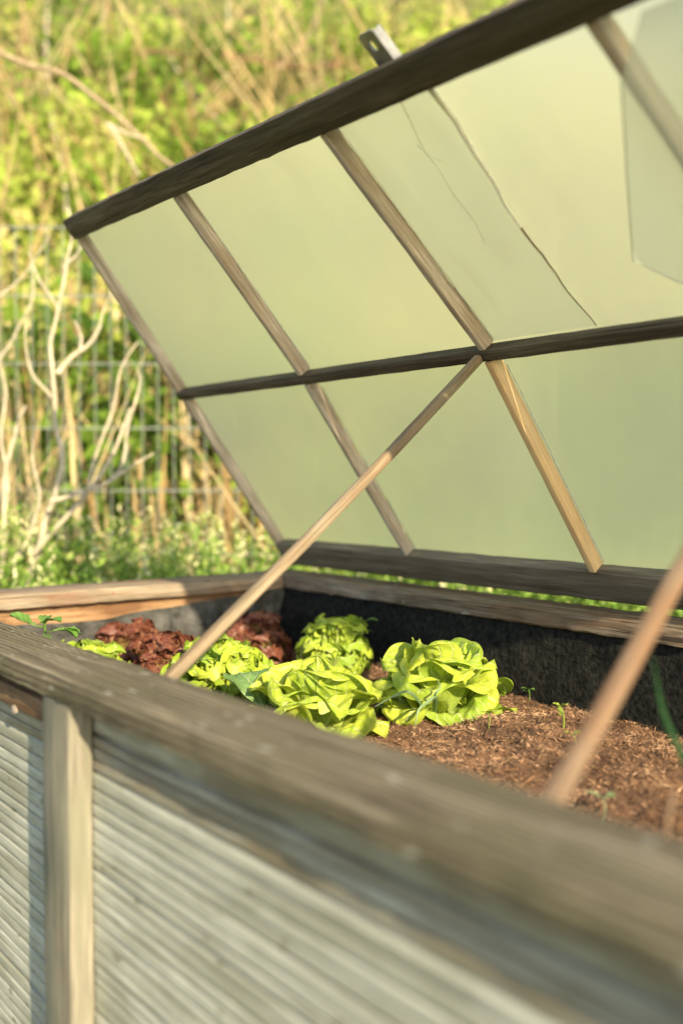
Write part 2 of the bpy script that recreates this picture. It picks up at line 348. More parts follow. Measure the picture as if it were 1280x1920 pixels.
# fluted siding: each board a mesh with its own row of ridges
def siding_board(z1, n, pitch, y, mat, seed, X0=XL+.02, X1=XR-.02):
    prof = []; z = z1
    r = random.Random(seed)
    for i in range(n):
        p = pitch*(1+r.uniform(-.22, .22)); g = .0024*r.uniform(.5, 1.25); dd = r.uniform(.45, 1.1)
        o_ = r.uniform(-.0004, .0004); prof += [(y+.0085*dd, z), (y+.0080*dd, z-g), (y+.0009+o_, z-g*1.35), (y+.0003+o_, z-g*1.6), (y+o_, z-g*2.2), (y+o_, z-p*.55), (y+o_, z-p+.0018), (y+.0003+o_, z-p+.0009), (y+.0010+o_, z-p+.0004)]
        z -= p
    prof += [(y+.011, z), (y+.02, z)]; prof = [(y+.02, z1)] + prof
    mb = MB(); nx_ = 46; vs = []; uv = []; per = [0]
    for i in range(1, len(prof)): per.append(per[-1]+math.hypot(prof[i][0]-prof[i-1][0], prof[i][1]-prof[i-1][1]))
    for i in range(nx_+1):
        x = X0+(X1-X0)*i/nx_
        w = .0008*noise.noise(Vector((x*2.1, seed*3.1, 0)))
        for j, (a, b_) in enumerate(prof):
            vs.append((x, a+w, b_+.0004*noise.noise(Vector((x*1.7, seed, j*.2))))); uv.append((x, per[j]))
    m_ = len(prof)
    mb.add(vs, [(i*m_+j, i*m_+j+1, (i+1)*m_+j+1, (i+1)*m_+j) for i in range(nx_) for j in range(m_-1)], uv)
    mb.build('siding_board', mat, bed); return z
z = H-T-.001; ysd = .597
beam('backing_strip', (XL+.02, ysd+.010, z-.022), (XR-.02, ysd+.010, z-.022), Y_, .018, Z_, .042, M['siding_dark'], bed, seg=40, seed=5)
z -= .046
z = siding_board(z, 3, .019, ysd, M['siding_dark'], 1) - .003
k = 2
while z > .12:
    z = siding_board(z, 7, .0190, ysd + random.uniform(-.001, .0015), M['siding'], k) - .003; k += 1
beam('corner_board', (XL+.006, YI+.02, .02), (XL+.006, YI+.02, H-T-.003), X_, .02, Y_, .2, M['siding'], bed, seg=10, seed=6)
for k in range(5):
    za = H-T-.003-.145*k
    beam('side_board', (XL+.03, YI-.07, za-.0725), (XL+.03, YR-.02, za-.0725), Z_, .141, X_, .02, M['siding'], bed, seg=10, seed=16+k)
    beam('rear_board', (XL+.04, YR-.03, za-.0725), (XR-.02, YR-.03, za-.0725), Z_, .141, Y_, .02, M['siding'], bed, seg=10, seed=26+k)
    beam('end_board', (XR-.02, YO+.05, za-.0725), (XR-.02, YR-.045, za-.0725), Z_, .141, X_, .02, M['siding'], bed, seg=10, seed=36+k)
# nails in the side cap
for px_, py_ in ((391, 1089), (212, 1112), (95, 1124)):
    dv = at(px_, py_, 1)-EYE; q_ = EYE+dv*((XI+.0005-EYE.x)/dv.x); mb = MB(); tube(mb, [q_, q_+X_*.0015], .0035, .0033, 9); mb.build('nail', M['redwood'], bed)
# battens
for i, xb in enumerate((-1.405, -.22, -2.50)):
    beam('batten', (xb, .577, .03), (xb, .577, H-T-.001), X_, .098, Y_, .036, M['batten'], bed, seg=20, bev=.003, wob=.002, seed=40+i)
lt = beam('brown_lath', (-2.449, .586, H-T-.036), (-1.455, .586, H-T-.036), Z_, .034, Y_, .020, M['brownlath'], bed, seg=20, seed=9)
# knot hole in the lath
hp = at(27, 1330, 1); dv = (hp-EYE); hp = EYE + dv*((.5758-EYE.y)/dv.y)
mb = MB(); ring = [hp + X_*.0085*math.cos(a)*(1+.2*math.sin(3*a)) + Z_*.0065*math.sin(a) for a in [2*PI*i/14 for i in range(14)]]
mb.add([p - Y_*.001 for p in ring]+[p+Y_*.004 for p in ring], [tuple(range(14))[::-1]] + [(i, (i+1) % 14, 14+(i+1) % 14, 14+i) for i in range(14)]); mb.build('knot', M['chip'], lt)
# inner boards and liner
beam('inner_board', (XI-.036, YI+.01, H-T-.045), (XI-.036, YB+.0, H-T-.045), Z_, .085, X_, .02, M['inner'], bed, seg=20, seed=11)
def sheet_mesh(name, fn, nu, nv, mat, parent):
    mb = MB(); vs = [fn(i/nu, j/nv) for j in range(nv+1) for i in range(nu+1)]; m_ = nu+1
    mb.add(vs, [(j*m_+i, j*m_+i+1, (j+1)*m_+i+1, (j+1)*m_+i) for j in range(nv) for i in range(nu)], [(i/nu, j/nv) for j in range(nv+1) for i in range(nu+1)])
    return mb.build(name, mat, parent)
def fn(u, v):
    x = XI-.01+(XR-.06-XI)*u; zz = H-T+.002-.30*v
    return (x, YB+.012-.035*v+.018*noise.noise(Vector((x*3, zz*5, 3)))*min(1, v*4)+.006*noise.noise(Vector((x*14, zz*14, 1))), zz)
sheet_mesh('back_liner', fn, 300, 40, M['liner'], bed)
def fn(u, v):
    y = YI+.0+(YB-YI+.01)*u
    top = H-.083+.045*max(0, (u-.35)/.65)**1.2 + .012*noise.noise(Vector((y*6, 0, 0)))
    zz = top-(top-H+.34)*v
    return (XI-.006+.02*noise.noise(Vector((y*5, zz*8, 0)))+.012*noise.noise(Vector((y*22, zz*17, 0)))+.012*v, y, zz)
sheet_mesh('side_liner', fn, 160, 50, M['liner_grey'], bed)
def fn(u, v):
    x = XI+(XR-.06-XI)*u; zz = H-T+.001-.3*v
    return (x, YI-.012+.02*v+.006*noise.noise(Vector((x*5, zz*8, 3))), zz)
sheet_mesh('front_liner', fn, 120, 12, M['liner'], bed)

# ------------------------------------------------------------------ soil
def soil_z(x, y):
    b = H-.205 + .022*noise.noise(Vector((x*2.3, y*2.3, 5))) + .014*noise.noise(Vector((x*9, y*9, 2))) + .011*noise.noise(Vector((x*27, y*27, 7)))
    return b + .02*math.exp(-((x+1.25)**2+(y-1.35)**2)/.03)
mb = MB(); nu, nv = 560, 200; x0, x1, y0, y1 = XI-.005, XR-.08, YI-.0, YB+.0
P = [(x0+(x1-x0)*i/nu, y0+(y1-y0)*j/nv) for j in range(nv+1) for i in range(nu+1)]
V = [(x, y, soil_z(x, y)+.0045*noise.noise(Vector((x*85, y*85, 1)))+.006*noise.noise(Vector((x*50, y*50, 9)))) for x, y in P]; m_ = nu+1
mb.add(V, [(j*m_+i, j*m_+i+1, (j+1)*m_+i+1, (j+1)*m_+i) for j in range(nv) for i in range(nu)])
tag(mb.build('soil', M['soil']), kind='structure')
# shredded fibre and crumbs on it
def quads(name, P, A, B, tint, mat, kind='stuff', label=None, cat=None):
    """P centre, A half-length vector, B half-width vector, all (n,3)"""
    n = len(P); v = np.empty((n, 4, 3)); v[:, 0] = P-A; v[:, 1] = P+B*1.0; v[:, 2] = P+A; v[:, 3] = P-B
    me = bpy.data.meshes.new(name); me.vertices.add(n*4); me.vertices.foreach_set('co', v.ravel())
    me.loops.add(n*4); me.loops.foreach_set('vertex_index', np.arange(n*4, dtype=np.int32))
    me.polygons.add(n); me.polygons.foreach_set('loop_start', np.arange(0, n*4, 4, dtype=np.int32)); me.polygons.foreach_set('loop_total', np.full(n, 4, dtype=np.int32))
    ca = me.attributes.new('tint', 'FLOAT', 'CORNER'); ca.data.foreach_set('value', np.repeat(tint, 4).astype(np.float32))
    me.materials.append(mat); me.update(calc_edges=True); me.validate()
    o = bpy.data.objects.new(name, me); COL.objects.link(o); return tag(o, label, cat, kind=kind)
n = 90000
px = rng.uniform(x0+.3, x1-.2, n); px[:65000] = rng.uniform(-1.9, -.4, 65000); py = rng.uniform(y0+.01, y1-.01, n)
pz = np.array([soil_z(a, b) for a, b in zip(px, py)]) + rng.uniform(-.002, .008, n)
ang = rng.uniform(0, 2*PI, n); ln = rng.gamma(2.0, .0021, n)+.0012; tilt = rng.normal(0, .45, n)
A = np.stack([np.cos(ang)*np.cos(tilt), np.sin(ang)*np.cos(tilt), np.sin(tilt)], 1)*ln[:, None]
rv = rng.normal(0, 1, (n, 3)); B = np.cross(A, rv); B /= np.linalg.norm(B, axis=1)[:, None]; B *= (rng.uniform(.0003, .0009, n) + (rng.random(n) < .10)*.0014)[:, None]
quads('soil_fibres', np.stack([px, py, pz], 1), A, B, np.clip(rng.beta(1.6, 1.8, n)*.75+np.array([.15+.5*noise.noise(Vector((a*7, b*7, 4)))+.35*noise.noise(Vector((a*24, b*24, 4))) for a, b in zip(px, py)]), 0, 1), M['fibre'], label='brown shredded fibres and crumbs on the soil', cat='soil fibres')

def blob(name, c, r, mat, label, seed, squash=.7):
    mb = MB(); vs = []; n1, n2 = 18, 12
    for j in range(n2+1):
        for i in range(n1):
            a, p = 2*PI*i/n1, PI*j/n2; d = Vector((math.cos(a)*math.sin(p), math.sin(a)*math.sin(p), math.cos(p)*squash))
            rr = r*(1+.45*noise.noise(d*1.6+Vector((seed, 0, 0)))+.12*noise.noise(d*5+Vector((seed, 0, 0)))); vs.append(Vector(c)+d*rr)
    mb.add(vs, [(j*n1+i, j*n1+(i+1) % n1, (j+1)*n1+(i+1) % n1, (j+1)*n1+i) for j in range(n2) for i in range(n1)])
    o = mb.build(name, mat, origin=c); tag(o, label, 'stone'); return o
def on_soil(x, y):
    """where the view ray through a photo pixel meets the soil"""
    d = at(x, y, 1)-EYE; t_ = (H-.205-EYE.z)/d.z
    for _ in range(6):
        p = EYE+d*t_; t_ = (soil_z(p.x, p.y)-EYE.z)/d.z
    return EYE+d*t_
p = on_soil(637, 1362); blob('stone', p+Z_*.012, .016, M['stone'], 'brown lumpy stone beside the front butterhead lettuce', 1)
p = on_soil(793, 1368); blob('stone', p+Z_*.003, .006, M['chip'], 'tiny pale stone on soil in front of the right lettuce', 4)

# ------------------------------------------------------------------ lettuces
def leaf(mb, c, phi, Ln, Wd, e0, e1, cup, ruf, rf, seed, twist=0.0, nu=16, nv=16, crink=.006, base=.012, hole=False, narrow=.22, tint=.5, curl=0.0, fold=0.0, umax=.60, ex=1.3):
    """one leaf: midrib grows from c towards phi, elevation e0 -> e1; cup lifts the sides; ruf ruffles the rim"""
    rd = Vector((math.cos(phi), math.sin(phi), 0)); sd_ = Vector((-math.sin(phi), math.cos(phi), 0))
    US = [math.sin(PI/2*(i/nu)**.9) for i in range(nu+1)]
    pts = []; p = Vector(c)+rd*base
    for i in range(nu+1):
        u = US[i]; el = e0+(e1-e0)*u**ex
        dv_ = rd*math.cos(el)+Z_*math.sin(el); nn = -rd*math.sin(el)+Z_*math.cos(el)
        s2 = (sd_*math.cos(twist*u)+nn*math.sin(twist*u)); n2 = nn*math.cos(twist*u)-sd_*math.sin(twist*u)
        pts.append((p.copy(), s2, n2)); p += dv_*(Ln*((US[i+1] if i < nu else 1)-u))
    vs = []; uv = []
    for i in range(nu+1):
        u = US[i]; P0_, s2, n2 = pts[i]
        # round spoon outline
        prof = (narrow + (1-narrow)*(lambda x: x*x*(3-2*x))(min(1, u/umax))) if u < umax else math.sqrt(max(0, 1-((u-umax)/(1-umax))**2))
        prof *= 1+.09*noise.noise(Vector((u*4, seed*1.7, 0)))
        for j in range(nv+1):
            v = 2*j/nv-1
            w = Wd*prof*.5*v*(1+.10*noise.noise(Vector((u*3+seed, v*1.4, 2))))
            av = abs(v); edge = max(av**2.2, max(0, (u-.72)/.28)**1.5)
            off = cup*(w*w)/Wd*2.4 - fold*Wd*max(0, av-.6)**2*2
            rr = ruf*edge*(math.sin(rf*u*PI+seed+v*2.0)*(1-.5*u)+.6*math.sin(rf*1.9*u*PI+seed*2.1+v*5)*(1-u)+1.1*math.sin(rf*1.15*v+seed*3)*max(0, (u-.4)*1.6)+.5*math.sin(rf*2.1*v+seed)*max(0, (u-.4)*1.6))
            q = P0_ + s2*w
            cr = crink*noise.noise(Vector((u*6, v*4, seed*5.1)))*1.6 + crink*.7*noise.noise(Vector((u*15, v*11, seed*3.3)))
            pos = q + n2*(off+rr+cr) - (n2*curl*Ln*edge*.25)
            vs.append(pos); uv.append((u, j/nv))
    fs = []
    m_ = nv+1
    rr_ = random.Random(seed*13+1); hl = set()
    if hole:
        for _ in range(2):
            hi, hj = rr_.randint(int(nu*.4), nu-3), rr_.randint(2, nv-3)
            hl |= {(hi, hj)}
            if rr_.random() < .5: hl.add((hi, hj+1))
    for i in range(nu):
        for j in range(nv):
            if (i, j) in hl: continue
            fs.append((i*m_+j, i*m_+j+1, (i+1)*m_+j+1, (i+1)*m_+j))
    mb.add(vs, fs, uv, tint)

def butterhead(c, R, Hh, seed, label):
    r = random.Random(seed); mb = MB(); c = Vector(c)-Z_*.012
    th = R/.135; vs_ = Hh/.175
    rings = [  # count, length, width, e0, e1, cup, curl
        (7, .150, .135, 16, -30, .3, .3), (7, .165, .150, 38, -30, .5, .3), (6, .170, .155, 55, -15, .6, .25),
        (6, .172, .160, 68, 5, .7, .15), (5, .172, .155, 80, 45, .8, .05), (4, .155, .14, 88, 95, 1.0, 0), (3, .135, .12, 90, 140, 1.2, 0)]
    for k, (n_, ln_, wd, e0, e1, cup, curl) in enumerate(rings):
        for i in range(n_):
            phi = 2*PI*(i+.5*(k % 2)+r.uniform(-.25, .25))/n_
            leaf(mb, c+Z_*(.004+.002*k), phi, ln_*th*r.uniform(.84, 1.08)*(vs_ if k > 2 else 1), wd*th*r.uniform(.8, 1.1), math.radians(e0+r.uniform(-13, 13)), math.radians(e1+r.uniform(-28, 28)),
                 cup*r.uniform(.3, 1.2), .0065*th, r.uniform(1.4, 2.8), r.uniform(0, 90), twist=r.uniform(-.45, .45), crink=.0068, nu=22, nv=22,
                 hole=(r.random() < .08), tint=r.uniform(.25, .95), curl=curl*r.uniform(0, 1.5), fold=r.uniform(0, .5), umax=r.uniform(.54, .68), narrow=.3, ex=r.uniform(1.6, 3.2))
    o = mb.build('butterhead_lettuce', M['butter'], origin=c); tag(o, label, 'lettuce')
    s = o.modifiers.new('sub', 'SUBSURF'); s.levels = 1; s.render_levels = 1; return o
def frilly(c, R, Hh, seed, label, mat, name='frilly_lettuce'):
    r = random.Random(seed); mb = MB(); c = Vector(c)-Z_*.01
    th = R/.10; vh = Hh/.15
    for k, (n_, ln_, wd, e0, e1) in enumerate([(7, .105, .095, 22, -8), (8, .118, .10, 42, 5), (8, .13, .10, 58, 25), (7, .138, .10, 72, 50), (5, .135, .09, 86, 85)]):
        for i in range(n_):
            phi = 2*PI*(i+.5*(k % 2)+r.uniform(-.25, .25))/n_
            leaf(mb, c, phi, ln_*r.uniform(.85, 1.12)*(th if k < 3 else vh), wd*th*r.uniform(.9, 1.15), math.radians(e0+r.uniform(-8, 8)), math.radians(e1+r.uniform(-15, 15)),
                 .7, .0085, r.uniform(14, 19), r.uniform(0, 90), twist=r.uniform(-.5, .5), crink=.009, nu=46, nv=38, umax=.66, narrow=.3, ex=1.8, tint=r.uniform(.2, .9))
    o = mb.build(name, mat, origin=c); tag(o, label, 'lettuce'); return o
def sz(x, y): return Vector((x, y, soil_z(x, y)))
butterhead(sz(-1.525, 1.42), .126, .178, 11, 'large bright butterhead lettuce in full sun, right of all the others')
butterhead(sz(-1.595, 1.16), .126, .168, 5, 'bright green butterhead lettuce beside the front rail, lower and nearer than the large one')
frilly(sz(-1.98, 1.50), .085, .15, 21, 'small frilly yellow-green lettuce behind the two butterheads', M['frill'])
frilly(sz(-1.92, 1.14), .105, .15, 22, 'frilly light green lettuce at the foot of the prop rod', M['frill'])
frilly(sz(-2.18, .955), .08, .145, 23, 'frilly light green lettuce furthest left, beside the young seedling plant', M['frill'])
frilly(sz(-2.13, 1.12), .075, .148, 24, 'dark red frilly lettuce left of the prop rod between green ones', M['red'], 'red_lettuce')
frilly(sz(-2.33, 1.12), .072, .158, 25, 'red frilly lettuce furthest left, against the side wall', M['red'], 'red_lettuce')
frilly(sz(-2.24, 1.42), .095, .16, 26, 'red frilly lettuce in the far corner right of the prop rod', M['red'], 'red_lettuce')

for i, (px_, py_, D_, phi, ln_, wd, e0, e1, lab) in enumerate(((500, 1335, 1.97, 175, .125, .105, 48, -5, 'pale blue-green outer leaf left of the front butterhead lettuce'),)):
    mb = MB(); pb = at(px_, py_, D_); leaf(mb, pb, math.radians(phi), ln_, wd, math.radians(e0), math.radians(e1), .3, .004, 2.2, 5+i, nu=20, nv=20, crink=.005, tint=.25, narrow=.25)
    tag(mb.build('loose_leaf', M['blueleaf'], origin=pb), lab, 'leaf')
def sprig(name, base, hgt, lsize, npair, mat, label, seed, lean=(0, 0), cat='seedling', wide=.5):
    r = random.Random(seed); base = Vector(base); o = empty(name, base, label, cat, 'seedlings in the soil' if cat == 'seedling' else None)
    top = base+Vector((lean[0], lean[1], hgt)); st = MB(); tube(st, spline([base-Z_*.01, base+(top-base)*.5+X_*.004, top], 4), hgt*.03+.0006, hgt*.015+.0004, 6); st.build('stem', mat, o)
    for k in range(npair):
        h_ = 1-k*.38; c = base+(top-base)*h_; a0 = r.uniform(0, PI)
        for s in range(2 if k or npair > 1 else 3):
            mb = MB(); leaf(mb, c, a0+s*PI+k*1.3+r.uniform(-.4, .4), lsize*r.uniform(.8, 1.1), lsize*wide, math.radians(r.uniform(15, 55)), math.radians(r.uniform(-35, 5)), .3, .0003, 2, r.random()*50, nu=9, nv=8, crink=.0006*lsize/.02, base=0, narrow=.1, tint=r.uniform(.4, .8))
            mb.build('leaf', mat, o)
    return o
p = on_soil(915, 1362); sprig('seedling', p, .024, .017, 1, M['paleseed'], 'tiny green seedling on soil just right of the large lettuce', 1)
p = on_soil(1055, 1368); sprig('seedling', p, .042, .022, 2, M['paleseed'], 'tallest seedling in open soil, with two tiers of leaves', 2, (-.004, 0))
p = on_soil(1077, 1402); sprig('seedling', p, .022, .016, 1, M['paleseed'], 'small curved seedling nearest the blurred prop rod', 3, (-.005, 0))
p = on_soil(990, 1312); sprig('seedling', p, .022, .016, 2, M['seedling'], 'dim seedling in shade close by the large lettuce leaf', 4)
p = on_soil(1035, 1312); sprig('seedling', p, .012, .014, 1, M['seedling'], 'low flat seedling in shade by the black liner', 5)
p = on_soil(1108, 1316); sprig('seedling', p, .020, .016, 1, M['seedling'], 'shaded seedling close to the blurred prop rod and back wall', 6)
p = on_soil(555, 1210) if False else sz(-2.03, 1.62); sprig('seedling', p, .10, .045, 2, M['seedling'], 'small dark weed in the far corner behind lettuces', 7)
p = on_soil(1130, 1530); sprig('seedling', p, .024, .026, 1, M['blue'], 'blue-green seedling in the near soil beside the blurred rod foot', 8, wide=.3)
# young plant with pointed leaves, upper left
bp_ = sz(-2.14, .83)
pl = empty('young_plant', bp_, 'young plant with dark green pointed leaves above the front rail', 'plant')
st = MB(); tube(st, spline([bp_, bp_+Vector((.0, .0, .09)), bp_+Vector((.005, .0, .175))], 5), .004, .002, 7); tube(st, spline([bp_+Z_*.16, at(62, 1172, 2.2), at(35, 1160, 2.2)], 4), .0018, .001, 6); tube(st, spline([bp_+Z_*.15, at(95, 1185, 2.18), at(118, 1175, 2.18)], 4), .0018, .001, 6); st.build('stem', M['seedling'], pl)
for (x, y, D, ang_, ln_, wd, e0, e1) in ((66, 1170, 2.2, 200, .062, .052, 10, 35), (75, 1168, 2.2, 20, .05, .036, 20, -20), (100, 1182, 2.17, 30, .055, .034, 5, -55), (92, 1190, 2.2, 300, .06, .034, 0, -60), (82, 1172, 2.2, 130, .045, .03, 30, 0), (118, 1178, 2.18, 40, .04, .026, 0, -50)):
    mb = MB(); leaf(mb, at(x, y, D), math.radians(ang_+20), ln_, wd, math.radians(e0), math.radians(e1), .3, .001, 2, x, nu=10, nv=10, crink=.002, base=0, narrow=.05); mb.build('leaf', M['seedling'], pl)
# grass blades in front of the large lettuce
def blade(name, pts, w, mat, label, cat, parent=None):
    pts = spline(pts, 5); mb = MB(); vs = []; uv = []; n = len(pts)
    for i, p_ in enumerate(pts):
        d = (pts[min(i+1, n-1)]-pts[max(i-1, 0)]).normalized(); s = d.cross(FWD).normalized(); ww = w*(1-(i/(n-1))**2.2)+.0003; nn = s.cross(d)
        for j, v in enumerate((-1, 0, 1)): vs.append(p_+s*v*ww/2+nn*(.0 if j == 1 else .18*ww)); uv.append((i/(n-1), j/2))
    mb.add(vs, [(i*3+j, i*3+j+1, i*3+j+4, i*3+j+3) for i in range(n-1) for j in range(2)], uv)
    if parent is not None: return mb.build(name, mat, parent)
    o = mb.build(name, mat, origin=pts[0]); return tag(o, label, cat)
gr = empty('grass_tuft', on_soil(812, 1345), 'thin blue-green grass blades arching in front of the large lettuce', 'grass')
gb = on_soil(812, 1350)
blade('blade', [gb, at(818, 1310, 1.93), at(800, 1318, 1.9), at(783, 1335, 1.88), at(778, 1368, 1.88)], .007, M['blue'], 0, 0, gr)
blade('blade', [gb, at(815, 1305, 1.93), at(825, 1290, 1.93), at(818, 1270, 1.92)], .005, M['blue'], 0, 0, gr)
blade('blade', [gb, at(770, 1300, 1.93), at(740, 1305, 1.91), at(702, 1326, 1.9)], .006, M['blue'], 0, 0, gr)
gb = Vector((-.62, 1.30, H-.20))
blade('green_blade', [at(1330, 1560, 1.15), at(1290, 1440, 1.13), at(1245, 1340, 1.12), at(1222, 1225, 1.10)], .009, M['darkblade'], 'blurred dark green blade leaning at the right beyond the blurred rod', 'grass blade')
mb = MB(); tube(mb, spline([at(1255, 1660, 1.0), at(1249, 1590, 1.0), at(1251, 1540, 1.0), at(1262, 1490, 1.01)], 4), .0045, .003, 8)
tag(mb.build('dry_stalk', M['brownlath'], origin=at(1255, 1660, 1.0)), 'blurred brown dry stalk inside the bed at the right', 'stalk')

# ------------------------------------------------------------------ lid
LA = math.radians(53); LP = Vector((-2.645, 1.79, H+.043)); LD = Vector((0, -math.cos(LA), math.sin(LA))); LN = Vector((0, -math.sin(LA), -math.cos(LA)))
def lid(s, t_, w=0.0):
    """s along the hinge, t up the lid, w towards the underside; the upper half sags away from the left end"""
    g = max(0, (t_-.6)/.5); ss_ = min(s, 1.9)
    return LP + X_*s + LD*t_ + LN*(w + (.066*ss_+.016*ss_*ss_)*g)
lidroot = empty('cold_frame_lid', LP, 'open cold frame lid of grey laths and frosted panes, propped over the bed', 'lid')
SE = 2.46
def lid_rail(name, s0, s1, t0, t1, w0, w1, mat, seed, **kw):
    mb = MB(); tm, wm = (t0+t1)/2, (w0+w1)/2
    sweep(mb, lambda l, a, b: lid(s0+l, tm+a, wm+b), s1-s0, (t1-t0)/2, (w1-w0)/2, seed=seed, **kw); return mb.build(name, mat, lidroot)
def lid_post(name, t0, t1, s0, s1, w0, w1, mat, seed, lean=0, **kw):
    mb = MB(); sm, wm = (s0+s1)/2, (w0+w1)/2
    sweep(mb, lambda l, a, b: lid(sm+a+lean*l, t0+l, wm+b), t1-t0, (s1-s0)/2, (w1-w0)/2, seed=seed, **kw); return mb.build(name, mat, lidroot)
lid_rail('bottom_rail', 0, SE, -.040, .043, -.032, 0, M['lowrail'], 1, seg=70, bev=.003, wob=.002)
lid_rail('middle_rail', 0, SE, .582, .608, -.030, 0, M['rail'], 2, seg=70, bev=.003, wob=.002)
lid_rail('top_rail', 0, SE, 1.108, 1.166, -.036, .004, M['rail'], 3, seg=70, bev=.003, wob=.0025)
for i in range(5):
    s = .612*i if i else .0
    wd_ = .014 if i else .015
    ms_ = M['muntin']
    for r_ in range(2):
        mt = M['fresh'] if (i == 2 and r_ == 0) else ms_
        t0, t1 = (.0445, .5805) if r_ == 0 else (.6095, 1.107)
        s0 = s+.007 if i else s+.004
        a_, b_ = s0, s0+wd_
        if i == 2 and r_ == 0: a_, b_ = s0-.005, s0+.012
        if i == 1 and r_ == 0: a_, b_ = s0-.002, s0+.011
        if i == 4: a_, b_ = SE-.018, SE-.002
        nm = 'stile' if i in (0, 4) else 'muntin'
        o = lid_post(nm, t0, t1, a_, b_, -.0325 if i else -.033, 0 if i else -.001, mt, 10+i*2+r_, seg=26, bev=.0015, wob=.001)
        if mt is M['fresh']: o['label'] = 'fresh pale orange replacement lath'
# panes: slabs set just behind the laths, each its own mesh
def lid_slab(name, poly, w0, w1, mat, nsub=10, parent=None):
    """poly: 4 corners (s,t) bl, br, tr, tl"""
    mb = MB(); vs = []; n = nsub
    def P_(a, b): 
        q = [poly[k] for k in range(4)]
        return ((q[0][0]*(1-a)+q[1][0]*a)*(1-b)+(q[3][0]*(1-a)+q[2][0]*a)*b, (q[0][1]*(1-a)+q[1][1]*a)*(1-b)+(q[3][1]*(1-a)+q[2][1]*a)*b)
    for j in range(n+1):
        for i in range(n+1):
            s, t_ = P_(i/n, j/n); vs.append(lid(s, t_, (w0+w1)/2))
    m_ = n+1; fs = [(j*m_+i, j*m_+i+1, (j+1)*m_+i+1, (j+1)*m_+i) for j in range(n) for i in range(n)]
    mb.add(vs, fs); return mb.build(name, mat, parent or lidroot)
for i in range(4):
    for r_ in range(2):
        sa, sb = .612*i+(.012 if i else .008), .612*(i+1)+.010
        if i == 3: sb = SE-.008
        ta, tb = (.030, .592) if r_ == 0 else (.596, 1.14)
        pn = lid_slab('pane', [(sa+.001, ta), (sb-.001, ta), (sb-.001, tb), (sa+.001, tb)], -.038, -.0345, M['pane'])
        # putty bead along the lath
        mb = MB(); rr = random.Random(i*2+r_)
        if i > 0:
            pp = [lid(.612*i+.0232+rr.uniform(-.0012, .0012), ta+.018+(tb-ta-.055)*k_/26, -.0325) for k_ in range(27)]
            tube(mb, pp, .0016, .0011, 5)
        if mb.v: mb.build('putty', M['putty'], pn)
# second sheet of glass lapped over the left of the third upper pane, with its ragged rim and a crack
mb = MB(); edge_ = [(1.506, 1.107), (1.511, 1.05), (1.503, .999), (1.499, .94), (1.487, .88), (1.485, .831), (1.490, .76), (1.487, .70), (1.496, .612)]
n_ = 24; ep = []
for k in range(n_+1):
    t_ = 1.107-(1.107-.612)*k/n_
    for a, b in zip(edge_, edge_[1:]):
        if b[1] <= t_ <= a[1]+1e-9: f_ = (a[1]-t_)/(a[1]-b[1]); ep.append((a[0]+(b[0]-a[0])*f_+random.uniform(-.0012, .0012), t_)); break
vs = []
for s, t_ in ep: vs += [lid(1.247, t_, -.031), lid(1.36, t_, -.031), lid(s, t_, -.031)]
fs = [(i*3+j, i*3+j+1, i*3+j+4, i*3+j+3) for i in range(len(ep)-1) for j in range(2)]
mb.add(vs, fs); ov = mb.build('overlap_pane', M['pane_grey'], lidroot)
mb = MB(); tube(mb, [lid(s+.001, t_, -.030) for s, t_ in ep[:14]], .0050, .0020, 6); mb.build('pane_rim', M['white'], ov)
mb = MB(); tube(mb, [lid(s+.0005, t_, -.030) for s, t_ in ep[13:]], .0019, .0008, 6); mb.build('pane_rim', M['brownlath'], ov)
mb = MB(); cr = [(1.434, 1.112), (1.425, 1.08), (1.413, 1.043), (1.405, 1.01), (1.408, .981), (1.400, .93), (1.403, .871), (1.39, .82)]
tube(mb, [lid(s, t_, -.0293) for s, t_ in cr], .0007, .0003, 4); tube(mb, [lid(1.400, 1.03, -.0293), lid(1.405, 1.01, -.0293), lid(1.43, .985, -.0293)], .0006, .0002, 4)
mb.build('crack', M['putty'], ov)
# loose hazy sheet hanging in front of the next bay
out = [(1.93, 1.10), (1.853, 1.03), (1.772, .90), (1.687, .754), (1.735, .699), (1.95, .600), (2.43, .59), (2.43, 1.10)]
mb = MB(); nn_ = len(out)
# triangulate as a fan from an inner point, both skins
cI = (2.15, .85)
ring = [lid(s, t_, .0135) for s, t_ in out]; c_ = lid(*cI, .0135)
mb.add(ring+[c_], [(i, (i+1) % nn_, nn_) for i in range(nn_)])
sh = mb.build('loose_sheet', M['sheet'], lidroot)
mb = MB(); tube(mb, [lid(s, t_, .0135) for s, t_ in out[1:6]], .0010, .0010, 5); mb.build('sheet_rim', M['putty'], sh)
# galvanised bracket on the top rail
c0 = lid(1.450, 1.158, -.040); bx = (lid(1.5, 1.17)-lid(1.44, 1.17)).normalized(); by = (lid(1.47, 1.2)-lid(1.47, 1.1)).normalized(); bz = bx.cross(by)
mb = MB(); w_, h_, r_ = .040, .062, .0
o_ = [(-w_/2, -.03), (w_/2, -.03), (w_/2, h_-.003), (w_/2-.003, h_), (-w_/2+.003, h_), (-w_/2, h_-.003)]
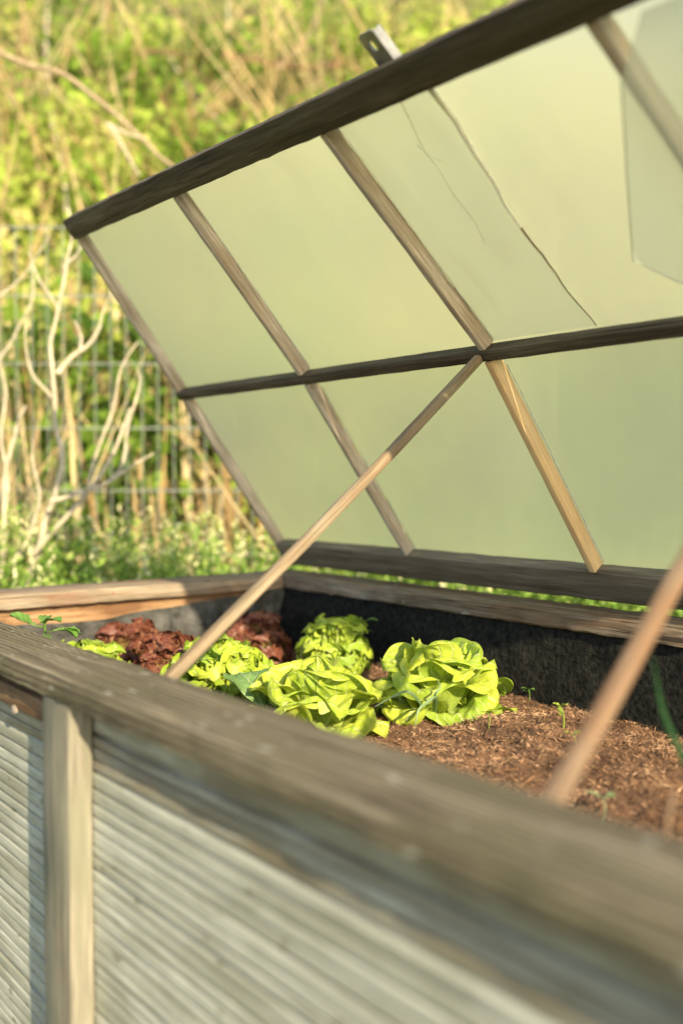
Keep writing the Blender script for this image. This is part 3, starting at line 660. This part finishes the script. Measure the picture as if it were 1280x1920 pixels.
# plate with an oblong hole: bridge an outer ring and an inner ring of the same count
NN = 24; outer = []; inner = []
for i in range(NN):
    a = 2*PI*i/NN; dx, dy = math.cos(a), math.sin(a)
    cy = h_*.62; k_ = min((w_/2)/max(1e-6, abs(dx)), ((h_-cy) if dy > 0 else (cy+.03))/max(1e-6, abs(dy)))
    outer.append((dx*k_, cy+dy*k_)); inner.append((dx*.0062, cy+dy*.0095))
for z0, z1 in ((0, .0035),):
    V_ = [c0+bx*a+by*b+bz*z0 for a, b in outer]+[c0+bx*a+by*b+bz*z0 for a, b in inner]+[c0+bx*a+by*b+bz*z1 for a, b in outer]+[c0+bx*a+by*b+bz*z1 for a, b in inner]
    F_ = []
    for i in range(NN):
        j = (i+1) % NN
        F_ += [(i, NN+i, NN+j, j), (2*NN+i, 2*NN+j, 3*NN+j, 3*NN+i), (i, j, 2*NN+j, 2*NN+i), (NN+i, 3*NN+i, 3*NN+j, NN+j)]
    mb.add(V_, F_)
V_ = [c0+bx*a+by*b+bz*c for a in (w_/2-.001, w_/2+.002) for b in (-.02, h_-.004) for c in (-.012, .004)]
mb.add(V_, [(0, 1, 3, 2), (4, 6, 7, 5), (0, 2, 6, 4), (1, 5, 7, 3), (0, 4, 5, 1), (2, 3, 7, 6)])
mb.build('bracket', M['metal'], lidroot, smooth=False)
# hinges between lid and bed
for s in (.35, 1.25, 2.15):
    beam('hinge', lid(s, -.022, -.034)-X_*.03, lid(s, -.022, -.034)+X_*.03, LD, .05, LN, .003, M['metal'], lidroot, seg=3, bev=.001, wob=0)
    beam('packing_block', (LP.x+s-.02, LP.y+.0, H+.001), (LP.x+s+.04, LP.y, H+.001), Y_, .03, Z_, .03, M['rail'], lidroot, seg=3) if s > 2 else None

# ------------------------------------------------------------------ prop rods
M['rod_brown'] = wood('brown_rod_wood', (.235, .165, .105), (.31, .23, .155), (.15, .09, .055), (.22, .11, .05), .5, crack=.3, bump=.25, bands=90)
def rod(P, Q, r, label, mat='rod'):
    o = empty('prop_rod', P, label, 'rod', 'rods propping the lid')
    mb = MB(); d = (Q-P); A_ = d.cross(Z_).normalized(); B_ = d.cross(A_).normalized(); Lr = d.length; dn = d.normalized()
    bow = lambda l: B_*(.006*math.sin(PI*l/Lr))
    sweep(mb, lambda l, a, b: P+dn*l+A_*a+B_*b+bow(l), Lr, r, r, seg=40, bev=r*.55, wob=.0012, seed=int(P.x*10))
    mb.build('shaft', M[mat], o); return o
T1 = lid(1.222, .594, .006)
P1 = at(306, 1282, 1.0)-EYE; P1 = EYE+P1*((YI+.016)/P1.y); rod(P1+(P1-T1)*.02, T1, .0092, 'sharp weathered rod from the front rail up to the lid centre')
P2 = at(1036, 1504, 1.0)-EYE; P2 = EYE+P2*((YI+.016)/P2.y)
q2 = at(1280, 1050, 1.0)-EYE
# where the ray to (1280,1050) leaves, on the way to the middle rail
best = None
for k in range(1, 400):
    s = 1.4+k*.003; Tq = lid(s, .594, .006); d1 = Tq-P2
    # distance between the rod's line and the ray
    nrm = d1.cross(q2); e = abs((EYE-P2).dot(nrm))/nrm.length
    if best is None or e < best[0]: best = (e, Tq)
print('rod2', best)
rod(P2+(P2-best[1])*.02, best[1], .0094, 'blurred warm brown rod at the right, nearest the camera', 'rod_brown')

# ------------------------------------------------------------------ wire fence
FD = 4.35
def fpt(x, y, D=FD):
    return at(x, y, D)
FX0, FX1 = -500, 2900
fence = empty('wire_fence', Vector((fpt(0, 900).x, fpt(0, 900).y, ground_z(fpt(0, 900).x, fpt(0, 900).y))), 'grey-green welded wire mesh fence behind the garden bed', 'fence')
def fline(mb, xa, za, xb, zb, r):
    """points along the fence: x metres sideways, z height"""
    base = EYE+FWD*FD
    a = base+RGT*xa; a.z = za; b_ = base+RGT*xb; b_.z = zb; tube(mb, [a, a+(b_-a)*.5, b_], r, r, 6)
mb = MB()
for k, y in enumerate((1040, 920, 803, 683, 557, 430)):
    zf = EYE.z-(y-898)/1912*FD
    fline(mb, -2.6, zf, 5.6, zf, .0036); 
x = -2.58; sp = 29.3/1912*FD; k = 0
while x < 5.6:
    fline(mb, x, .1, x, EYE.z+1.07, .0025); x += sp; k += 1
mb.build('mesh_panel', M['wire'], fence)
for x in (-2.0, .9, 3.4):
    mb = MB(); base = EYE+FWD*(FD+.04)+RGT*x
    sweep(mb, lambda l, a, b: Vector((base.x, base.y, .1+l))+RGT*a+FWD*b, 2.1, .025, .02, seg=3); mb.build('post', M['wire'], fence)

# ------------------------------------------------------------------ bare shrub in front of the fence
def stem_thing(name, lines, mat, label, cat, group=None):
    allp = [at(*p) for p in lines[0][0]]
    o = empty(name, allp[0], label, cat, group)
    for pts, r0, r1 in lines:
        P_ = spline([at(*p) for p in pts], 4)
        P_ = [p+Vector((noise.noise(p*9), noise.noise(p*9+X_*5), noise.noise(p*9+Y_*9)))*.008*min(1, i/3) for i, p in enumerate(P_)]
        mb = MB(); tube(mb, P_, r0, r1, 7); mb.build('branch', mat, o)
    return o
D0 = 3.55
def d(pts, D=D0, dd=0): return [(x, y, D+dd*i) for i, (x, y) in enumerate(pts)]
stem_thing('bare_shrub', [
    (d([(38, 1240), (45, 1120), (80, 1000), (105, 920), (118, 860), (102, 790), (100, 700), (98, 640), (112, 575), (125, 500), (135, 440), (128, 390)]), .012, .004),
    (d([(108, 700), (140, 665), (165, 645), (188, 612)]), .010, .006), (d([(185, 615), (192, 590), (200, 560)]), .005, .002),
    (d([(150, 655), (152, 630), (140, 600)]), .005, .003),
    (d([(60, 1040), (110, 985), (170, 915), (205, 860), (232, 800), (245, 765)], 3.5), .010, .004),
    (d([(95, 940), (150, 925), (205, 905), (250, 870), (288, 848)], 3.45), .008, .003),
    (d([(200, 905), (225, 880), (240, 800), (262, 720), (258, 690)], 3.5), .007, .003),
    (d([(165, 915), (180, 850), (215, 760), (228, 690), (260, 640)], 3.6), .007, .003),
    (d([(113, 580), (90, 550), (70, 520), (55, 470)]), .006, .002),
    (d([(120, 500), (150, 470), (158, 430)]), .005, .002),
    (d([(98, 745), (60, 700), (45, 640), (50, 590)]), .006, .002)], M['bark'], 'pale bare shrub with forked stems in front of the wire fence', 'shrub')
stem_thing('bare_shrub', [
    (d([(-20, 1240), (2, 1060), (8, 960), (10, 880), (32, 800), (48, 760)], 3.7), .012, .005),
    (d([(5, 980), (15, 900), (2, 820), (10, 740), (-5, 660)], 3.75), .009, .004),
    (d([(0, 1075), (40, 1030), (75, 950), (60, 860), (70, 790)], 3.6), .008, .003),
    (d([(-10, 560), (30, 530), (70, 480), (95, 440)], 3.7), .005, .002),
    (d([(-20, 700), (20, 640), (60, 560), (62, 500)], 3.8), .006, .002),
    (d([(8, 960), (-10, 900), (-60, 860)], 3.8), .006, .002)], M['bark'], 'pale bare shrub stems at the left edge beside the forked shrub', 'shrub')
# long stems in the bank behind
def bank_at(x, y, off=.35):
    """the point where a view ray comes near the bank"""
    dv_ = at(x, y, 1)-EYE; t_ = 4.6
    while t_ < 14:
        p_ = EYE+dv_*t_
        if p_.z < ground_z(p_.x, p_.y)+off: return t_
        t_ += .05
    return 9
def bstem(pts, r0, r1, mat, label, D=None):
    return stem_thing('dead_branch', [([(x, y, D if D else bank_at(x, y, .62)) for x, y in pts], r0, r1)], M[mat], label, 'branch', 'dead branches on the bank')
bstem([(-30, 85), (50, 120), (110, 135), (170, 175), (230, 225), (280, 275), (330, 318)], .013, .008, 'deadwood', 'long pale branch arching down to the lid corner', 4.55)
bstem([(88, -20), (88, 110), (98, 230), (120, 330), (125, 400)], .014, .012, 'bark', 'upright pale stem at the upper left')
bstem([(200, 232), (215, 250), (245, 300), (262, 330)], .010, .003, 'bark', 'short bent twig near the upper left', 4.5)
bstem([(203, 232), (235, 250), (275, 262)], .011, .003, 'bark', 'short bent pale blade beside the bent twig', 4.5)
bstem([(205, -10), (190, 40), (172, 82)], .016, .01, 'deadwood', 'thick short branch at the top left')
bstem([(120, 100), (220, 92), (320, 98), (410, 100), (450, 105), (520, 118)], .022, .012, 'redwood', 'reddish horizontal branch across the upper bank')
bstem([(345, 95), (420, 104), (480, 112), (560, 125), (640, 118)], .018, .012, 'redwood', 'reddish branch ending near the metal bracket')
bstem([(430, -20), (428, 40), (430, 110)], .010, .006, 'bark', 'thin upright pale twig at the top centre')
bstem([(320, 110), (345, 150), (375, 190), (430, 245)], .012, .006, 'bark', 'slanting pale twig above the top rail')
bstem([(200, 170), (230, 150), (290, 105)], .013, .008, 'deadwood', 'rising dry twig across the upper left')
bstem([(40, -20), (45, 60), (44, 160)], .018, .014, 'redwood', 'dark upright stem in the top left corner')
bstem([(520, 130), (560, 90), (600, 20), (610, -20)], .014, .01, 'deadwood', 'steep brown branch left of the metal bracket')
bstem([(700, 40), (740, -10)], .012, .01, 'deadwood', 'brown twig right of the metal bracket')

# ------------------------------------------------------------------ vegetation masses
def rand_in_view(n, x0_, x1_, y0_, y1_):
    return rng.uniform(x0_, x1_, n), rng.uniform(y0_, y1_, n)
def leafcloud(name, C_, size, tint, mat, label, cat, flat=.6, asp=.55):
    n = len(C_); nrm = rng.normal(0, 1, (n, 3)); nrm[:, 2] += flat; nrm += np.array([.5, -.3, .0]); nrm /= np.linalg.norm(nrm, axis=1)[:, None]
    rv = rng.normal(0, 1, (n, 3)); A = np.cross(nrm, rv); A /= np.linalg.norm(A, axis=1)[:, None]; B = np.cross(nrm, A)
    return quads(name, C_, A*size[:, None], B*(size*asp)[:, None], tint, mat, label=label, cat=cat)
# the thicket on the bank: clumps of leaves at scattered centres
def bank_centres(n, rmin, rmax, qmin, qmax, thick):
    r = rng.uniform(rmin, rmax, n); q = qmin+(qmax-qmin)*rng.random(n)**1.25
    X = -q*math.sin(YAW)+r*math.cos(YAW); Yv = q*math.cos(YAW)+r*math.sin(YAW)
    Z = np.array([ground_z(a, b) for a, b in zip(X, Yv)])
    return np.stack([X, Yv, Z+rng.uniform(.0, thick, n)], 1), q
c1, q1 = bank_centres(3400, -3.6, 6.5, 4.6, 9.2, .75)
keep = np.array([noise.noise(Vector(c)*1.1) > -.16 for c in c1]); c1 = c1[keep]
r2 = rng.uniform(-2.5, 4.6, 520); qq = rng.uniform(4.5, 5.3, 520); c2 = np.stack([-qq*math.sin(YAW)+r2*math.cos(YAW), qq*math.cos(YAW)+r2*math.sin(YAW), rng.uniform(.35, 1.9, 520)], 1); c1 = np.concatenate([c1, c2])
per = 34; cc = np.repeat(c1, per, axis=0)+rng.normal(0, 1, (len(c1)*per, 3))*np.array([.13, .13, .10])
lf = np.array([noise.noise(Vector(c)*.75)+.5*noise.noise(Vector(c)*2.1) for c in c1]); ct = np.repeat(np.clip(.45+lf*1.0+rng.normal(0, .13, len(c1)), 0, 1), per)*.8+rng.uniform(-.08, .28, len(cc))
leafcloud('thicket', cc, rng.uniform(.02, .062, len(cc)), np.clip(ct, 0, 1), M['thicket'], 'sunlit yellow-green thicket covering the bank', 'thicket')
# dry stalks among it
def stalks(name, n, rmin, rmax, qmin, qmax, lmin, lmax, w, lean, mat, label, cat, zoff=0):
    r = rng.uniform(rmin, rmax, n); q = rng.uniform(qmin, qmax, n)
    X = -q*math.sin(YAW)+r*math.cos(YAW); Yv = q*math.cos(YAW)+r*math.sin(YAW); Z = np.array([ground_z(a, b) for a, b in zip(X, Yv)])
    ln = rng.uniform(lmin, lmax, n); dx = rng.normal(0, lean, (n, 2)); D_ = np.stack([dx[:, 0], dx[:, 1], np.ones(n)], 1); D_ /= np.linalg.norm(D_, axis=1)[:, None]
    Pm = np.stack([X, Yv, Z+zoff], 1)+D_*(ln*.5)[:, None]
    B = np.cross(D_, rng.normal(0, 1, (n, 3))); B /= np.linalg.norm(B, axis=1)[:, None]; B *= rng.uniform(w*.5, w*1.4, n)[:, None]
    return quads(name, Pm, D_*(ln*.5)[:, None], B, rng.random(n), mat, label=label, cat=cat)
stalks('dry_stalks', 3000, -3.4, 6.0, 4.7, 8.6, .4, 1.7, .008, .9, M['straw'], 'tan dry stalks tangled through the thicket', 'dry stalks', .1)
stalks('straw_clump', 420, -2.6, -.2, 4.5, 5.6, .3, 1.3, .016, .2, M['straw'], 'tall pale straw standing behind the wire fence', 'straw')
stalks('pale_twigs', 240, -2.1, -1.15, 3.75, 4.25, .5, 1.5, .0035, .3, M['straw'], 'fine pale twigs and grass stems in front of the fence', 'twigs')
# low weeds just behind the bed: leafy shoots with pale flower heads
def herbs(n, rmin, rmax, qmin, qmax, hmin, hmax, per, name, label, flower=.3):
    r = rng.uniform(rmin, rmax, n); q = rng.uniform(qmin, qmax, n)
    X = -q*math.sin(YAW)+r*math.cos(YAW); Yv = q*math.cos(YAW)+r*math.sin(YAW)
    ok = (X < XL-.12) | (Yv > YR+.10); X, Yv = X[ok], Yv[ok]; n = len(X)
    Z = np.array([ground_z(a, b) for a, b in zip(X, Yv)]); hh = rng.uniform(hmin, hmax, n)*(1+.25*np.array([noise.noise(Vector((a*2.5, b*2.5, 0))) for a, b in zip(X, Yv)]))
    k = np.tile(np.arange(per)/per, n); h2 = np.repeat(hh, per)*(.15+.85*k); sp_ = .028*(1.25-k)
    lean_ = np.repeat(rng.normal(0, .12, (n, 2)), per, axis=0)
    C_ = np.stack([np.repeat(X, per)+lean_[:, 0]*h2+rng.normal(0, 1, n*per)*sp_, np.repeat(Yv, per)+lean_[:, 1]*h2+rng.normal(0, 1, n*per)*sp_, np.repeat(Z, per)+h2], 1)
    fl = np.repeat(rng.random(n) < flower, per) & (k > .72)
    tint = np.where(fl, rng.uniform(.82, 1, n*per), rng.uniform(0, .75, n*per)); size = np.where(fl, rng.uniform(.009, .016, n*per), rng.uniform(.010, .021, n*per))
    leafcloud(name, C_, size, tint, M['herb'], label, 'weeds', flat=.4, asp=.45)
herbs(1500, -1.6, 3.6, 3.15, 4.25, .36, .58, 36, 'flowering_weeds', 'green weeds with pale flower heads behind the bed', .5)
herbs(900, -2.6, 4.5, 3.6, 4.9, .15, .35, 20, 'low_weeds', 'low green weeds along the foot of the fence', .1)
herbs(700, .2, 3.4, 1.3, 3.2, .25, .62, 26, 'side_weeds', 'green weeds growing along the rear of the bed', .35)
print('faces', sum(len(o.data.polygons) for o in SC.objects if o.type == 'MESH'))
